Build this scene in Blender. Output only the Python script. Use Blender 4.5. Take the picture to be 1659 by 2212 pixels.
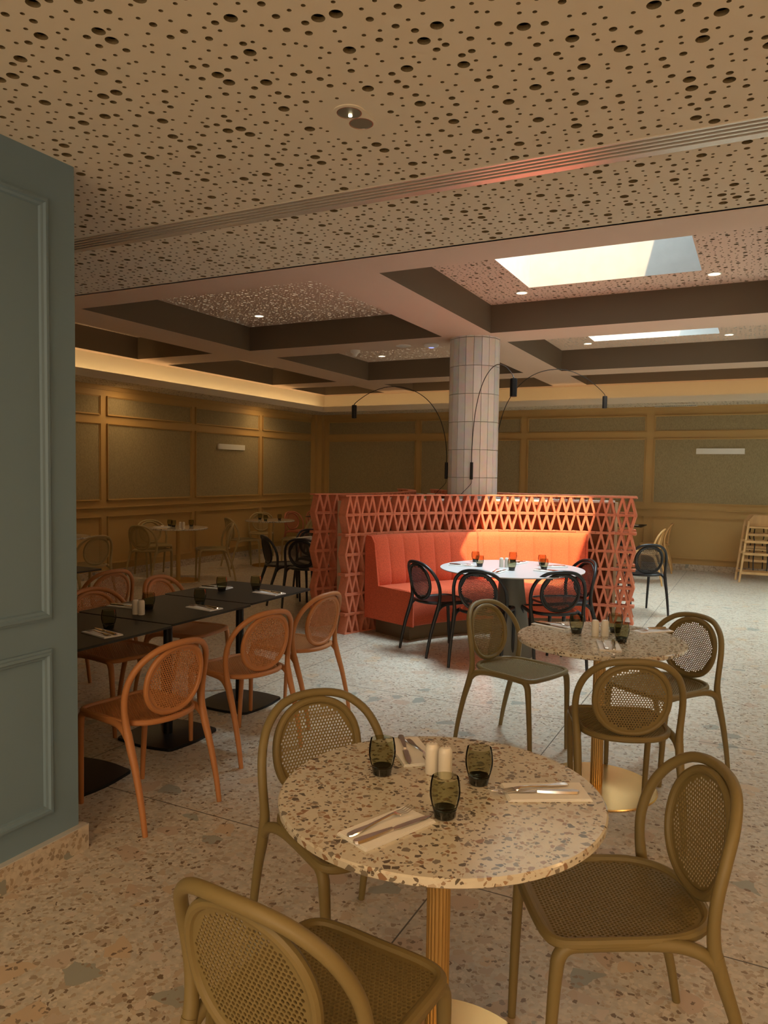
import bpy, bmesh, math, random
from mathutils import Vector, Matrix
random.seed(7)
for o in list(bpy.data.objects): bpy.data.objects.remove(o)
S = bpy.context.scene
COL = S.collection
PI = math.pi

# ------------------------------------------------------------------ camera
cam = bpy.data.cameras.new('camera'); camo = bpy.data.objects.new('camera', cam); COL.objects.link(camo)
cam.sensor_fit = 'HORIZONTAL'; cam.sensor_width = 36.0; cam.lens = 1616.5 / 1659 * 36.0
cam.clip_start = .05
Rr = Vector((.8934, .4491, .0142)).normalized(); Ff = Vector((-.4479, .8926, -.0523)).normalized()
Uu = Rr.cross(Ff).normalized(); Rr = Ff.cross(Uu).normalized()
camo.matrix_world = Matrix(((Rr.x, Uu.x, -Ff.x, 0), (Rr.y, Uu.y, -Ff.y, 0), (Rr.z, Uu.z, -Ff.z, 1.55), (0, 0, 0, 1)))
S.camera = camo

# ------------------------------------------------------------------ light
SUN_E, SKY_P, WARM_P, COVE_P, EXPO = 8.0, 950.0, 9.0, .66, 1.0
S.view_settings.view_transform = 'Standard'; S.view_settings.look = 'None'
S.view_settings.exposure = EXPO; S.view_settings.gamma = 1.0; S.view_settings.use_curve_mapping = False
W = bpy.data.worlds.new('world'); S.world = W; W.use_nodes = True
W.node_tree.nodes['Background'].inputs[0].default_value = (.60, .75, 1, 1)
W.node_tree.nodes['Background'].inputs[1].default_value = 1.5
def light(name, kind, loc, energy, color, size=(1, 1), direction=(0, 0, -1), **k):
    l = bpy.data.lights.new(name, kind); l.energy = energy; l.color = color
    if kind == 'AREA': l.shape = 'RECTANGLE'; l.size, l.size_y = size
    for a, b in k.items(): setattr(l, a, b)
    o = bpy.data.objects.new(name, l); COL.objects.link(o); o.location = loc
    d = Vector(direction).normalized()
    o.rotation_euler = d.to_track_quat('-Z', 'Y').to_euler() if abs(d.z) < .999 else (0 if d.z < 0 else PI, 0, 0)
    return o
light('sun', 'SUN', (0, 0, 9), SUN_E, (1, .73, .42), direction=(-.24, .36, -1), angle=math.radians(.6))
SKYX = (-2.09, -.53); SKYROWS = ((5.50, 7.26), (8.72, 10.48))
TOPZ = 5.38
for (a, b) in SKYROWS:       # daylight coming down the skylight shafts
    light('skylight_daylight', 'AREA', ((SKYX[0]+SKYX[1])/2+1.3, (a+b)/2+.35, 9.5), SKY_P, (.72, .92, 1), (3.0, 3.0))
DSKYX = (1.05, 2.75)
for k_, (a, b) in enumerate(SKYROWS):       # the next bay's skylights, to the right of the view
    light('skylight_daylight', 'AREA', ((DSKYX[0]+DSKYX[1])/2, (a+b)/2, TOPZ-.03), (110, 300)[k_], (.70, .92, 1), (DSKYX[1]-DSKYX[0], b-a))
# warm downlights of the part of the room behind the camera
for (x, y, p) in ((-1.2, -.4, 1), (1.4, .4, 1), (-.8, -2.8, 1), (1.6, -2.6, 1), (2.2, 2.4, 1)):
    light('downlight_glow', 'AREA', (x, y, 2.66), WARM_P*p, (1, .60, .27), (.5, .5))
light('added_front_fill', 'AREA', (.6, -4.4, 1.5), 70, (1, .80, .56), (6, 2.2), direction=(0, 1, 0))  # fill lamp added at the unseen front wall to lift the near ceiling
# recessed downlights grazing the left wall
for y in (4.7, 7.9, 11.2):
    light('wall_washer', 'AREA', (-7.85, y, 2.70), 6, (1, .66, .32), (.25, 1.6), direction=(-.1, 0, -1))
# cove strips
light('cove_strip_light', 'AREA', (-7.76, 8.3, 2.765), COVE_P*7.5, (1, .70, .34), (9.0, .03), direction=(-.75, 0, .66)).rotation_euler
light('cove_strip_light', 'AREA', (-2.2, 12.68, 2.765), COVE_P*5.5, (1, .68, .32), (11.0, .03), direction=(0, .75, .66))

# ------------------------------------------------------------------ materials
def node_mat(name):
    m = bpy.data.materials.new(name); m.use_nodes = True
    nt = m.node_tree; return m, nt, nt.nodes['Principled BSDF']
def N(nt, t, **k):
    n = nt.nodes.new(t)
    for a, b in k.items(): setattr(n, a, b)
    return n
def mat(name, col, rough=.5, metal=0., noise=0., nscale=20., bump=0., bscale=200., spec=.5, coat=0., stretch=None, sheen=0.):
    m, nt, p = node_mat(name)
    p.inputs['Roughness'].default_value = rough; p.inputs['Metallic'].default_value = metal
    p.inputs['Specular IOR Level'].default_value = spec; p.inputs['Coat Weight'].default_value = coat
    p.inputs['Sheen Weight'].default_value = sheen
    c = tuple(col) + (1,)
    p.inputs['Base Color'].default_value = c
    tc = N(nt, 'ShaderNodeTexCoord'); mp = N(nt, 'ShaderNodeMapping'); nt.links.new(tc.outputs['Object'], mp.inputs[0])
    if stretch: mp.inputs['Scale'].default_value = stretch
    if noise:
        n = N(nt, 'ShaderNodeTexNoise'); n.inputs['Scale'].default_value = nscale; n.inputs['Detail'].default_value = 4
        nt.links.new(mp.outputs[0], n.inputs['Vector'])
        r = N(nt, 'ShaderNodeValToRGB')
        r.color_ramp.elements[0].position = .3; r.color_ramp.elements[1].position = .7
        r.color_ramp.elements[0].color = tuple(x*(1-noise) for x in col) + (1,)
        r.color_ramp.elements[1].color = tuple(min(1, x*(1+noise)) for x in col) + (1,)
        nt.links.new(n.outputs['Fac'], r.inputs[0]); nt.links.new(r.outputs[0], p.inputs['Base Color'])
    if bump:
        n = N(nt, 'ShaderNodeTexNoise'); n.inputs['Scale'].default_value = bscale; n.inputs['Detail'].default_value = 3
        nt.links.new(mp.outputs[0], n.inputs['Vector'])
        b = N(nt, 'ShaderNodeBump'); b.inputs['Strength'].default_value = bump; b.inputs['Distance'].default_value = .002
        nt.links.new(n.outputs['Fac'], b.inputs['Height']); nt.links.new(b.outputs[0], p.inputs['Normal'])
    return m
def emit(name, col, s):
    m, nt, p = node_mat(name); p.inputs['Base Color'].default_value = tuple(col) + (1,)
    p.inputs['Emission Color'].default_value = tuple(col) + (1,); p.inputs['Emission Strength'].default_value = s
    return m
def terrazzo(name, base, layers, rough, spec=.5, joints=None, basevar=.12, coat=0.):
    """base colour plus layers of angular chips: (scale, density, chip size, colours, stretch)"""
    m, nt, p = node_mat(name); L = nt.links.new
    p.inputs['Roughness'].default_value = rough; p.inputs['Specular IOR Level'].default_value = spec
    p.inputs['Coat Weight'].default_value = coat; p.inputs['Coat Roughness'].default_value = .1
    tc = N(nt, 'ShaderNodeTexCoord')
    n0 = N(nt, 'ShaderNodeTexNoise'); n0.inputs['Scale'].default_value = 30; n0.inputs['Detail'].default_value = 6
    L(tc.outputs['Object'], n0.inputs['Vector'])
    r0 = N(nt, 'ShaderNodeValToRGB'); e = r0.color_ramp.elements
    e[0].position = .35; e[1].position = .65
    e[0].color = tuple(x*(1-basevar) for x in base) + (1,); e[1].color = tuple(min(1, x*(1+basevar)) for x in base) + (1,)
    L(n0.outputs['Fac'], r0.inputs[0]); cur = r0.outputs[0]
    for k, (sc, dens, size, cols, warp) in enumerate(layers):
        nz = N(nt, 'ShaderNodeTexNoise'); nz.inputs['Scale'].default_value = sc*1.3; nz.inputs['Detail'].default_value = 4
        L(tc.outputs['Object'], nz.inputs['Vector'])
        mx = N(nt, 'ShaderNodeVectorMath', operation='MULTIPLY_ADD')
        L(nz.outputs['Color'], mx.inputs[0]); mx.inputs[1].default_value = (warp/sc,)*3; L(tc.outputs['Object'], mx.inputs[2])
        off = N(nt, 'ShaderNodeVectorMath', operation='ADD'); L(mx.outputs[0], off.inputs[0]); off.inputs[1].default_value = (k*3.7, k*1.9, k*.37)
        v = N(nt, 'ShaderNodeTexVoronoi', feature='F1'); v.inputs['Scale'].default_value = sc; L(off.outputs[0], v.inputs['Vector'])
        de = N(nt, 'ShaderNodeTexVoronoi', feature='DISTANCE_TO_EDGE'); de.inputs['Scale'].default_value = sc; L(off.outputs[0], de.inputs['Vector'])
        sep = N(nt, 'ShaderNodeSeparateColor'); L(v.outputs['Color'], sep.inputs[0])
        a = N(nt, 'ShaderNodeMath', operation='LESS_THAN'); L(sep.outputs[0], a.inputs[0]); a.inputs[1].default_value = dens
        th = N(nt, 'ShaderNodeMath', operation='MULTIPLY_ADD'); L(sep.outputs[1], th.inputs[0]); th.inputs[1].default_value = size; th.inputs[2].default_value = .03
        b = N(nt, 'ShaderNodeMath', operation='GREATER_THAN'); L(de.outputs['Distance'], b.inputs[0]); L(th.outputs[0], b.inputs[1])
        ab = N(nt, 'ShaderNodeMath', operation='MULTIPLY'); L(a.outputs[0], ab.inputs[0]); L(b.outputs[0], ab.inputs[1])
        cr = N(nt, 'ShaderNodeValToRGB'); cr.color_ramp.interpolation = 'CONSTANT'
        for i, c in enumerate(cols):
            el = cr.color_ramp.elements[i] if i < 2 else cr.color_ramp.elements.new(i/len(cols))
            el.position = i/len(cols); el.color = tuple(c) + (1,)
        L(sep.outputs[2], cr.inputs[0])
        mix = N(nt, 'ShaderNodeMix', data_type='RGBA'); L(ab.outputs[0], mix.inputs[0]); L(cur, mix.inputs[6]); L(cr.outputs[0], mix.inputs[7])
        cur = mix.outputs[2]
    if joints:     # thin tile joints along x and y
        sx = N(nt, 'ShaderNodeSeparateXYZ'); L(tc.outputs['Object'], sx.inputs[0])
        outs = []
        for ax, (per, o0) in enumerate(joints[:2]):
            ad = N(nt, 'ShaderNodeMath', operation='ADD'); L(sx.outputs[ax], ad.inputs[0]); ad.inputs[1].default_value = -o0 + per*50
            md = N(nt, 'ShaderNodeMath', operation='MODULO'); L(ad.outputs[0], md.inputs[0]); md.inputs[1].default_value = per
            lt = N(nt, 'ShaderNodeMath', operation='LESS_THAN'); L(md.outputs[0], lt.inputs[0]); lt.inputs[1].default_value = joints[2]
            outs.append(lt)
        mxx = N(nt, 'ShaderNodeMath', operation='MAXIMUM'); L(outs[0].outputs[0], mxx.inputs[0]); L(outs[1].outputs[0], mxx.inputs[1])
        mix = N(nt, 'ShaderNodeMix', data_type='RGBA'); L(mxx.outputs[0], mix.inputs[0]); L(cur, mix.inputs[6]); mix.inputs[7].default_value = (.09, .075, .055, 1)
        cur = mix.outputs[2]
    L(cur, p.inputs['Base Color'])
    return m

M_CEIL = mat('ceiling_paint', (.78, .705, .575), .75, spec=.25)
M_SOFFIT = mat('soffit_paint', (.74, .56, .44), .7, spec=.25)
M_COFFER = mat('coffer_side_shade', (.17, .125, .085), .7, spec=.25)  # soffit paint made darker: shade of the coffer sides put into the colour
M_VOID = mat('ceiling_void', (.05, .045, .04), .9)
M_CORE = mat('board_core', (.20, .155, .085), .9, spec=.1)
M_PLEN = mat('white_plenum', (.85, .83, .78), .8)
M_WALL = mat('ochre_wall_paint', (.50, .325, .125), .55, spec=.3)
M_FABRIC = mat('wall_fabric', (.33, .265, .15), .95, noise=.17, nscale=110, stretch=(1, 1, .35), bump=.2, bscale=300, spec=.1)
M_BLUE = mat('blue_grey_paint', (.160, .240, .295), .5, spec=.35)
M_COVE = mat('cove_plaster', (.78, .68, .52), .8)
M_SHAFT = mat('skylight_shaft_plaster', (.42, .405, .375), .8, noise=.05, nscale=8)
M_ALU = mat('aluminium_diffuser', (.78, .73, .66), .25, metal=.45)
M_BLACKSLOT = mat('slot_black', (.01, .01, .01), .7)
M_FLOOR = terrazzo('terrazzo_floor', (.53, .475, .385), [
    (70, .5, .10, [(.49, .39, .28), (.60, .52, .41), (.42, .33, .23), (.63, .55, .45), (.52, .43, .32)], .8),
    (26, .30, .14, [(.50, .39, .28), (.60, .50, .40), (.42, .33, .24), (.55, .45, .33), (.46, .37, .28)], .7),
    (10, .15, .18, [(.52, .42, .32), (.58, .49, .39), (.33, .325, .27), (.50, .38, .28), (.56, .42, .28)], .5),
    (60, .13, .14, [(.20, .14, .09), (.27, .20, .13), (.34, .26, .18)], .8)], .32, spec=.45, joints=((2.12, -1.035), (2.10, .50), .006))
M_BASE = terrazzo('terrazzo_skirting', (.50, .42, .32), [
    (55, .5, .10, [(.36, .27, .18), (.56, .48, .37), (.30, .23, .16)], .9),
    (18, .35, .18, [(.46, .36, .26), (.26, .26, .22), (.56, .47, .38), (.40, .30, .21)], .9)], .35)
M_TOP = terrazzo('terrazzo_tabletop', (.60, .55, .44), [
    (120, .30, .12, [(.30, .20, .12), (.13, .10, .07), (.46, .37, .27), (.55, .46, .35), (.20, .17, .13)], .35),
    (62, .30, .20, [(.33, .21, .12), (.10, .08, .055), (.44, .35, .25), (.20, .17, .13), (.28, .16, .09)], .30)], .16, spec=.55, basevar=.05, coat=.3)
M_BRASS = mat('brushed_brass', (.80, .57, .26), .27, metal=1, noise=.06, nscale=6)
M_BRASS_COL = mat('brass_column', (.62, .42, .17), .38, metal=1)
M_MUST = mat('olive_polymer', (.195, .143, .052), .5, spec=.45)
M_TERR = mat('terracotta_polymer', (.42, .170, .055), .5, spec=.45)
M_BLK = mat('black_polymer', (.012, .012, .013), .38, spec=.5)
M_RED = mat('rust_polymer', (.40, .13, .07), .5)
M_TAN = mat('tan_wood_polymer', (.58, .33, .12), .45)
M_SAND = mat('sand_polymer', (.36, .27, .115), .5)
M_BTOP = mat('black_laminate', (.014, .013, .010), .5, spec=.35)
M_BMET = mat('black_metal', (.008, .008, .009), .4, spec=.3)
M_WHITE = mat('white_laminate', (.50, .50, .50), .35)
M_GREY = mat('grey_powder_coat', (.20, .205, .19), .5)
M_CLAY = mat('terracotta_clay', (.66, .215, .115), .62, noise=.10, nscale=35, bump=.15, bscale=120)
M_CLAYB = mat('terracotta_backing', (.42, .14, .06), .8)
M_LWOOD = mat('pale_wood', (.66, .50, .32), .6, noise=.1, nscale=10, stretch=(1, 1, .1))
M_VELVET = mat('coral_velvet', (.60, .105, .045), .85, noise=.20, nscale=120, bump=.2, bscale=500, spec=.12, sheen=.12)
M_BRONZE = mat('bronze_plinth', (.16, .11, .06), .45, metal=.5)
M_PAPER = mat('paper_napkin', (.80, .77, .72), .85)
M_STEEL = mat('polished_steel', (.75, .72, .70), .16, metal=1)
M_CERAM = mat('white_ceramic', (.72, .67, .58), .3, spec=.5)
M_LAMP = emit('warm_lamp', (1, .80, .50), 3.0)
M_PLAST = mat('white_plastic', (.93, .91, .88), .4)
M_SCONCE = mat('sconce_white', (.78, .76, .70), .5)
M_WOOD = mat('beech_wood', (.56, .33, .13), .5, noise=.15, nscale=8, stretch=(1, 1, .15))
M_STRAP = mat('black_strap', (.01, .01, .01), .7)
M_GRILLE = mat('grille_white', (.70, .67, .58), .5)

def tile_mat():
    m, nt, p = node_mat('glazed_column_tile'); L = nt.links.new
    p.inputs['Roughness'].default_value = .3
    g = N(nt, 'ShaderNodeNewGeometry')
    r = N(nt, 'ShaderNodeValToRGB')
    cs = [(.64, .60, .58), (.78, .77, .77), (.72, .67, .63), (.84, .83, .83), (.62, .64, .67), (.80, .73, .69)]
    for i, c in enumerate(cs):
        el = r.color_ramp.elements[i] if i < 2 else r.color_ramp.elements.new(i/len(cs))
        el.position = i/len(cs); el.color = c + (1,)
    L(g.outputs['Random Per Island'], r.inputs[0])
    tc = N(nt, 'ShaderNodeTexCoord'); n = N(nt, 'ShaderNodeTexNoise'); n.inputs['Scale'].default_value = 12
    L(tc.outputs['Object'], n.inputs['Vector'])
    mx = N(nt, 'ShaderNodeMix', data_type='RGBA', blend_type='OVERLAY'); mx.inputs[0].default_value = .35
    L(r.outputs[0], mx.inputs[6]); L(n.outputs['Color'], mx.inputs[7]); L(mx.outputs[2], p.inputs['Base Color'])
    return m
M_TILE = tile_mat(); M_GROUT = mat('grout', (.45, .42, .38), .8)
def glass_mat(name, tint, dens_rough=.02):
    m = bpy.data.materials.new(name); m.use_nodes = True; nt = m.node_tree; nt.nodes.clear(); L = nt.links.new
    o = N(nt, 'ShaderNodeOutputMaterial'); t = N(nt, 'ShaderNodeBsdfTransparent'); t.inputs[0].default_value = tint + (1,)
    g = N(nt, 'ShaderNodeBsdfGlossy'); g.inputs['Roughness'].default_value = dens_rough
    f = N(nt, 'ShaderNodeLayerWeight'); f.inputs['Blend'].default_value = .10
    mx = N(nt, 'ShaderNodeMixShader'); L(f.outputs['Fresnel'], mx.inputs[0]); L(t.outputs[0], mx.inputs[1]); L(g.outputs[0], mx.inputs[2])
    L(mx.outputs[0], o.inputs[0]); return m
M_GLASS = glass_mat('smoked_glass', (.80, .80, .70))
M_GLASSB = mat('smoked_glass_base', (.012, .012, .008), .06, spec=.6)

# ------------------------------------------------------------------ mesh helpers
class MB:
    def __init__(s): s.v = []; s.f = []; s.m = []
    def add(s, vs, fs, mi=0):
        n = len(s.v); s.v += [tuple(q) for q in vs]; s.f += [tuple(n+i for i in q) for q in fs]; s.m += [mi]*len(fs)
    def box(s, x0, x1, y0, y1, z0, z1, mi=0, rot=0, c=(0, 0)):
        P = [(x0, y0, z0), (x1, y0, z0), (x1, y1, z0), (x0, y1, z0), (x0, y0, z1), (x1, y0, z1), (x1, y1, z1), (x0, y1, z1)]
        if rot:
            a, b = math.cos(rot), math.sin(rot)
            P = [(c[0]+(x-c[0])*a-(y-c[1])*b, c[1]+(x-c[0])*b+(y-c[1])*a, z) for x, y, z in P]
        s.add(P, [(0, 3, 2, 1), (4, 5, 6, 7), (0, 1, 5, 4), (1, 2, 6, 5), (2, 3, 7, 6), (3, 0, 4, 7)], mi)
    def quad(s, a, b, c, d, mi=0): s.add([a, b, c, d], [(0, 1, 2, 3)], mi)
    def lathe(s, prof, n=32, c=(0, 0, 0), mi=0, cap=True, flute=0, fd=0):
        vs = []
        for r, z in prof:
            for i in range(n):
                a = 2*PI*i/n; rr = r*(1 - (fd if flute and i % 2 else 0))
                vs.append((c[0]+rr*math.cos(a), c[1]+rr*math.sin(a), c[2]+z))
        fs = []
        for k in range(len(prof)-1):
            for i in range(n):
                j = (i+1) % n; fs.append((k*n+i, k*n+j, (k+1)*n+j, (k+1)*n+i))
        if cap: fs += [tuple(range(n))[::-1], tuple((len(prof)-1)*n+i for i in range(n))]
        s.add(vs, fs, mi)
    def prism(s, poly, z0, z1, mi=0):
        n = len(poly)
        s.add([(x, y, z0) for x, y in poly]+[(x, y, z1) for x, y in poly],
              [tuple(range(n))[::-1], tuple(range(n, 2*n))]+[(i, (i+1) % n, n+(i+1) % n, n+i) for i in range(n)], mi)
    def loft(s, rings, closed=True, cap=True, mi=0):
        n = len(rings[0]); vs = [p for r in rings for p in r]; fs = []
        for k in range(len(rings)-1):
            for i in range(n if closed else n-1):
                j = (i+1) % n; fs.append((k*n+i, k*n+j, (k+1)*n+j, (k+1)*n+i))
        if cap: fs += [tuple(range(n))[::-1], tuple((len(rings)-1)*n+i for i in range(n))]
        s.add(vs, fs, mi)
    def tube(s, pts, r, n=10, cap=True, mi=0, flat=1.0, up=None, closed=False):
        P = [Vector(p) for p in pts]; m = len(P)
        R_ = r if isinstance(r, (list, tuple)) else [r]*m
        T = []
        for i in range(m):
            a = P[(i-1) % m] if (i or closed) else P[i]; b = P[(i+1) % m] if (i < m-1 or closed) else P[i]
            T.append((b-a).normalized())
        u = Vector(up) if up else (Vector((0, 0, 1)) if abs(T[0].z) < .9 else Vector((1, 0, 0)))
        rings = []
        for i in range(m):
            t = T[i]; u = (u - t*u.dot(t))
            if u.length < 1e-6: u = t.orthogonal()
            u.normalize(); w = t.cross(u)
            rings.append([P[i]+(u*math.cos(2*PI*k/n)*R_[i]+w*math.sin(2*PI*k/n)*R_[i]*flat) for k in range(n)])
        if closed: s.loft(rings+[rings[0]], cap=False, mi=mi)
        else: s.loft(rings, cap=cap, mi=mi)
    def build(s, name, mats, parent=None, smooth=35, loc=None):
        me = bpy.data.meshes.new(name); me.from_pydata(s.v, [], s.f)
        for m in (mats if isinstance(mats, (list, tuple)) else [mats]): me.materials.append(m)
        me.polygons.foreach_set('material_index', s.m)
        bm = bmesh.new(); bm.from_mesh(me)
        if smooth is not None and len(s.f) < 90000:
            bmesh.ops.remove_doubles(bm, verts=bm.verts, dist=1e-6)
            bmesh.ops.recalc_face_normals(bm, faces=bm.faces)
            ang = math.radians(smooth)
            for e in bm.edges:
                if len(e.link_faces) == 2 and e.calc_face_angle(0) > ang: e.smooth = False
            for f in bm.faces: f.smooth = True
            bm.to_mesh(me)
        bm.free(); me.update()
        o = bpy.data.objects.new(name, me); COL.objects.link(o)
        if parent is not None: o.parent = parent
        if loc: o.location = loc
        return o
def thing(name, label, cat, loc=(0, 0, 0), rz=0, group=None):
    o = bpy.data.objects.new(name, None); COL.objects.link(o); o.location = loc; o.rotation_euler = (0, 0, rz)
    o['label'] = label; o['category'] = cat
    if group: o['group'] = group
    return o
def tag(o, label, cat, group=None):
    o['label'] = label; o['category'] = cat
    if group: o['group'] = group
    return o
def struct(o): o['kind'] = 'structure'; return o
def dup(root, loc, rz, label, group=None):
    def cp(o, par):
        c = o.copy(); COL.objects.link(c); c.parent = par
        for ch in list(o.children): cp(ch, c)
        return c
    r = cp(root, None); r.location = loc; r.rotation_euler = (0, 0, rz); r['label'] = label
    if group: r['group'] = group
    return r
def spline(pts, k=5, closed=False):
    P = [Vector(p) for p in pts]; n = len(P); out = []
    for i in range(n if closed else n-1):
        p0 = P[(i-1) % n] if (i or closed) else P[0]; p1 = P[i]; p2 = P[(i+1) % n]; p3 = P[(i+2) % n] if (i+2 < n or closed) else P[-1]
        for j in range(k):
            t = j/k
            out.append(.5*((2*p1)+(-p0+p2)*t+(2*p0-5*p1+4*p2-p3)*t*t+(-p0+3*p1-3*p2+p3)*t**3))
    if not closed: out.append(P[-1])
    return out
def interp(vals, m):
    n = len(vals); return [vals[min(int(t), n-2)]*(1-(t-min(int(t), n-2)))+vals[min(int(t), n-2)+1]*(t-min(int(t), n-2)) for t in [i*(n-1)/(m-1) for i in range(m)]]

# ------------------------------------------------------------------ structure
LWX, BWY, RWX, FWY = -8.303, 13.338, 4.0, -4.6
H2, H1, H3 = 2.72, 3.079, 3.378
b = MB(); b.box(LWX-.1, RWX+.1, FWY-.1, BWY+.1, -.08, 0); struct(b.build('floor', M_FLOOR))

def panelled_wall(name, axis, edges, pos, sgn, a0, a1):
    """wall plane at pos; edges = panel (start,end) along the wall; sgn = direction of the room"""
    def P(t, d, z):   # t along the wall, d out of the wall
        return (pos+sgn*d, t, z) if axis == 'x' else (t, pos+sgn*d, z)
    def bx(m, t0, t1, d0, d1, z0, z1):
        p = P(t0, d0, z0); q = P(t1, d1, z1)
        m.box(min(p[0], q[0]), max(p[0], q[0]), min(p[1], q[1]), max(p[1], q[1]), z0, z1)
    m = MB(); bx(m, a0, a1, -.12, 0, 0, 3.7); w = struct(m.build(name, M_WALL, smooth=None))
    m = MB(); bx(m, a0, a1, 0, .016, 0, .1); bx(m, a0, a1, 0, .02, .0975, .1025)
    sk = m.build('baseboard', M_BASE, w, smooth=None)
    m = MB(); bx(m, a0, a1, 0, .016, .972, .984); bx(m, a0, a1, 0, .028, .996, 1.010); bx(m, a0, a1, 0, .008, .960, 1.0)
    m.build('dado_rail', M_WALL, w, smooth=None)
    m = MB(); bx(m, a0, a1, 0, .03, 2.675, 2.72); bx(m, a0, a1, 0, .018, 2.66, 2.675); m.build('crown_moulding', M_WALL, w, smooth=None)
    for (t0, t1) in edges:
        for (z0, z1, fab) in ((2.303, 2.577, 1), (1.102, 2.19, 1), (.195, .874, 0)):
            m = MB(); k = .02
            for (u0, u1, w0, w1) in ((t0, t1, z0, z0+k), (t0, t1, z1-k, z1), (t0, t0+k, z0+k, z1-k), (t1-k, t1, z0+k, z1-k)):
                bx(m, u0, u1, 0, .016, w0, w1)
            for (u0, u1, w0, w1) in ((t0, t1, z0, z0+.007), (t0, t1, z1-.007, z1), (t0, t0+.007, z0, z1), (t1-.007, t1, z0, z1)):
                bx(m, u0, u1, .012, .030, w0, w1)
            m.build('panel_moulding', M_WALL, w, smooth=None)
            if fab:
                m = MB(); bx(m, t0+k, t1-k, 0, .007, z0+k, z1-k); m.build('fabric_panel', M_FABRIC, w, smooth=None)
    return w
panelled_wall('wall_left', 'x', [(.50, 2.00), (2.16, 3.87), (4.02, 5.73), (5.88, 7.62), (7.74, 9.50), (9.60, 11.34), (11.45, 13.15)], LWX, 1, FWY, BWY)
panelled_wall('wall_back', 'y', [(-7.99, -6.016), (-5.908, -3.916), (-3.796, -1.753), (-1.62, .42), (.55, 2.6), (2.72, 3.9)], BWY, -1, LWX, RWX)
b = MB(); b.box(RWX, RWX+.12, FWY, BWY, 0, 3.7); struct(b.build('wall_right', M_WALL, smooth=None))
b = MB(); b.box(LWX, RWX, FWY-.12, FWY, 0, 3.7); struct(b.build('wall_front', M_WALL, smooth=None))
b = MB(); b.box(LWX, -8.09, BWY-.11, BWY, 0, 2.72); b.box(LWX, -8.2, BWY-.2, BWY-.11, 0, 2.72); struct(b.build('trim_1', M_WALL, smooth=None))

# blue-grey partition at the left
BX, BY = -2.43, 2.11
b = MB(); b.box(BX-.28, BX, FWY, BY, 0, H2); pw = struct(b.build('wall_partition', M_BLUE, smooth=None))
b = MB()
for (y0, y1) in ((.25, 1.985), (-1.75, -.02), (-3.75, -2.02)):
    for (z0, z1) in ((.205, .855), (.967, 2.56)):
        pr = [(0, 0), (.001, .010), (.009, .012), (.012, .020), (.022, .021), (.027, .012), (.036, .009), (.040, 0)]
        rings = [[(BX+d, yy+sy*w, zz+sz_*w) for w, d in pr] for (yy, zz, sy, sz_) in ((y0, z0, 1, 1), (y1, z0, -1, 1), (y1, z1, -1, -1), (y0, z1, 1, -1))]
        b.loft(rings+[rings[0]], closed=False, cap=False)
b.build('panel_moulding', M_BLUE, pw, smooth=None)
b = MB(); b.box(BX-.3, BX+.03, FWY, BY+.025, 0, .1); b.build('baseboard', M_BASE, pw, smooth=None)
b = MB(); b.box(BX-.3, BX+.0305, FWY, BY+.0255, .1, .104); b.build('baseboard_edge', M_ALU, pw, smooth=None)

# perforated plasterboard
def perforated(name, x0, x1, y0, y1, z, mats0, avoid=(), holes=(), th=.014, cell=.052, seg=3, core=None):
    mats = [mats0, core or M_CORE]; nx = max(1, round((x1-x0)/cell)); ny = max(1, round((y1-y0)/cell)); dx = (x1-x0)/nx; dy = (y1-y0)/ny
    rnd = random.Random(hash((round(x0*100), round(y0*100))) & 0xffff)
    b = MB(); n = seg*4
    angs = [(-3*PI/4)+2*PI*i/n for i in range(n)]
    kinds = {}
    for bi in range(0, nx, 4):
        for bj in range(0, ny, 3):
            cells = [(bi+i, bj+j) for i in range(4) for j in range(3)]; rnd.shuffle(cells)
            for k, c in enumerate(cells): kinds[c] = .0185 if k == 0 else (.0108 if k < 4 else .0062)
    for i in range(nx):
        for j in range(ny):
            cx0, cy0 = x0+i*dx, y0+j*dy; cx1, cy1 = cx0+dx, cy0+dy
            if any(cx1 > h[0]+1e-6 and cx0 < h[1]-1e-6 and cy1 > h[2]+1e-6 and cy0 < h[3]-1e-6 for h in holes): continue
            if any(cx1 > h[0] and cx0 < h[1] and cy1 > h[2] and cy0 < h[3] for h in avoid):
                b.quad((cx0, cy0, z), (cx1, cy0, z), (cx1, cy1, z), (cx0, cy1, z)); continue
            r = kinds.get((i, j), .006); jx = dx/2-r-.003; jy = dy/2-r-.003
            mx = (cx0+cx1)/2+rnd.uniform(-jx, jx); my = (cy0+cy1)/2+rnd.uniform(-jy, jy)
            out = []
            for (ax, ay, bx_, by_) in ((cx0, cy0, cx1, cy0), (cx1, cy0, cx1, cy1), (cx1, cy1, cx0, cy1), (cx0, cy1, cx0, cy0)):
                for k in range(seg): out.append((ax+(bx_-ax)*k/seg, ay+(by_-ay)*k/seg, z))
            inn = [(mx+r*math.cos(a), my+r*math.sin(a), z) for a in angs]; up = [(p[0], p[1], z+th) for p in inn]
            b.add(out+inn, [(k, (k+1) % n, n+(k+1) % n, n+k) for k in range(n)]); b.add(inn+up, [(k, (k+1) % n, n+(k+1) % n, n+k) for k in range(n)], 1)
    o = struct(b.build(name, mats, smooth=None)); return o
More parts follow.
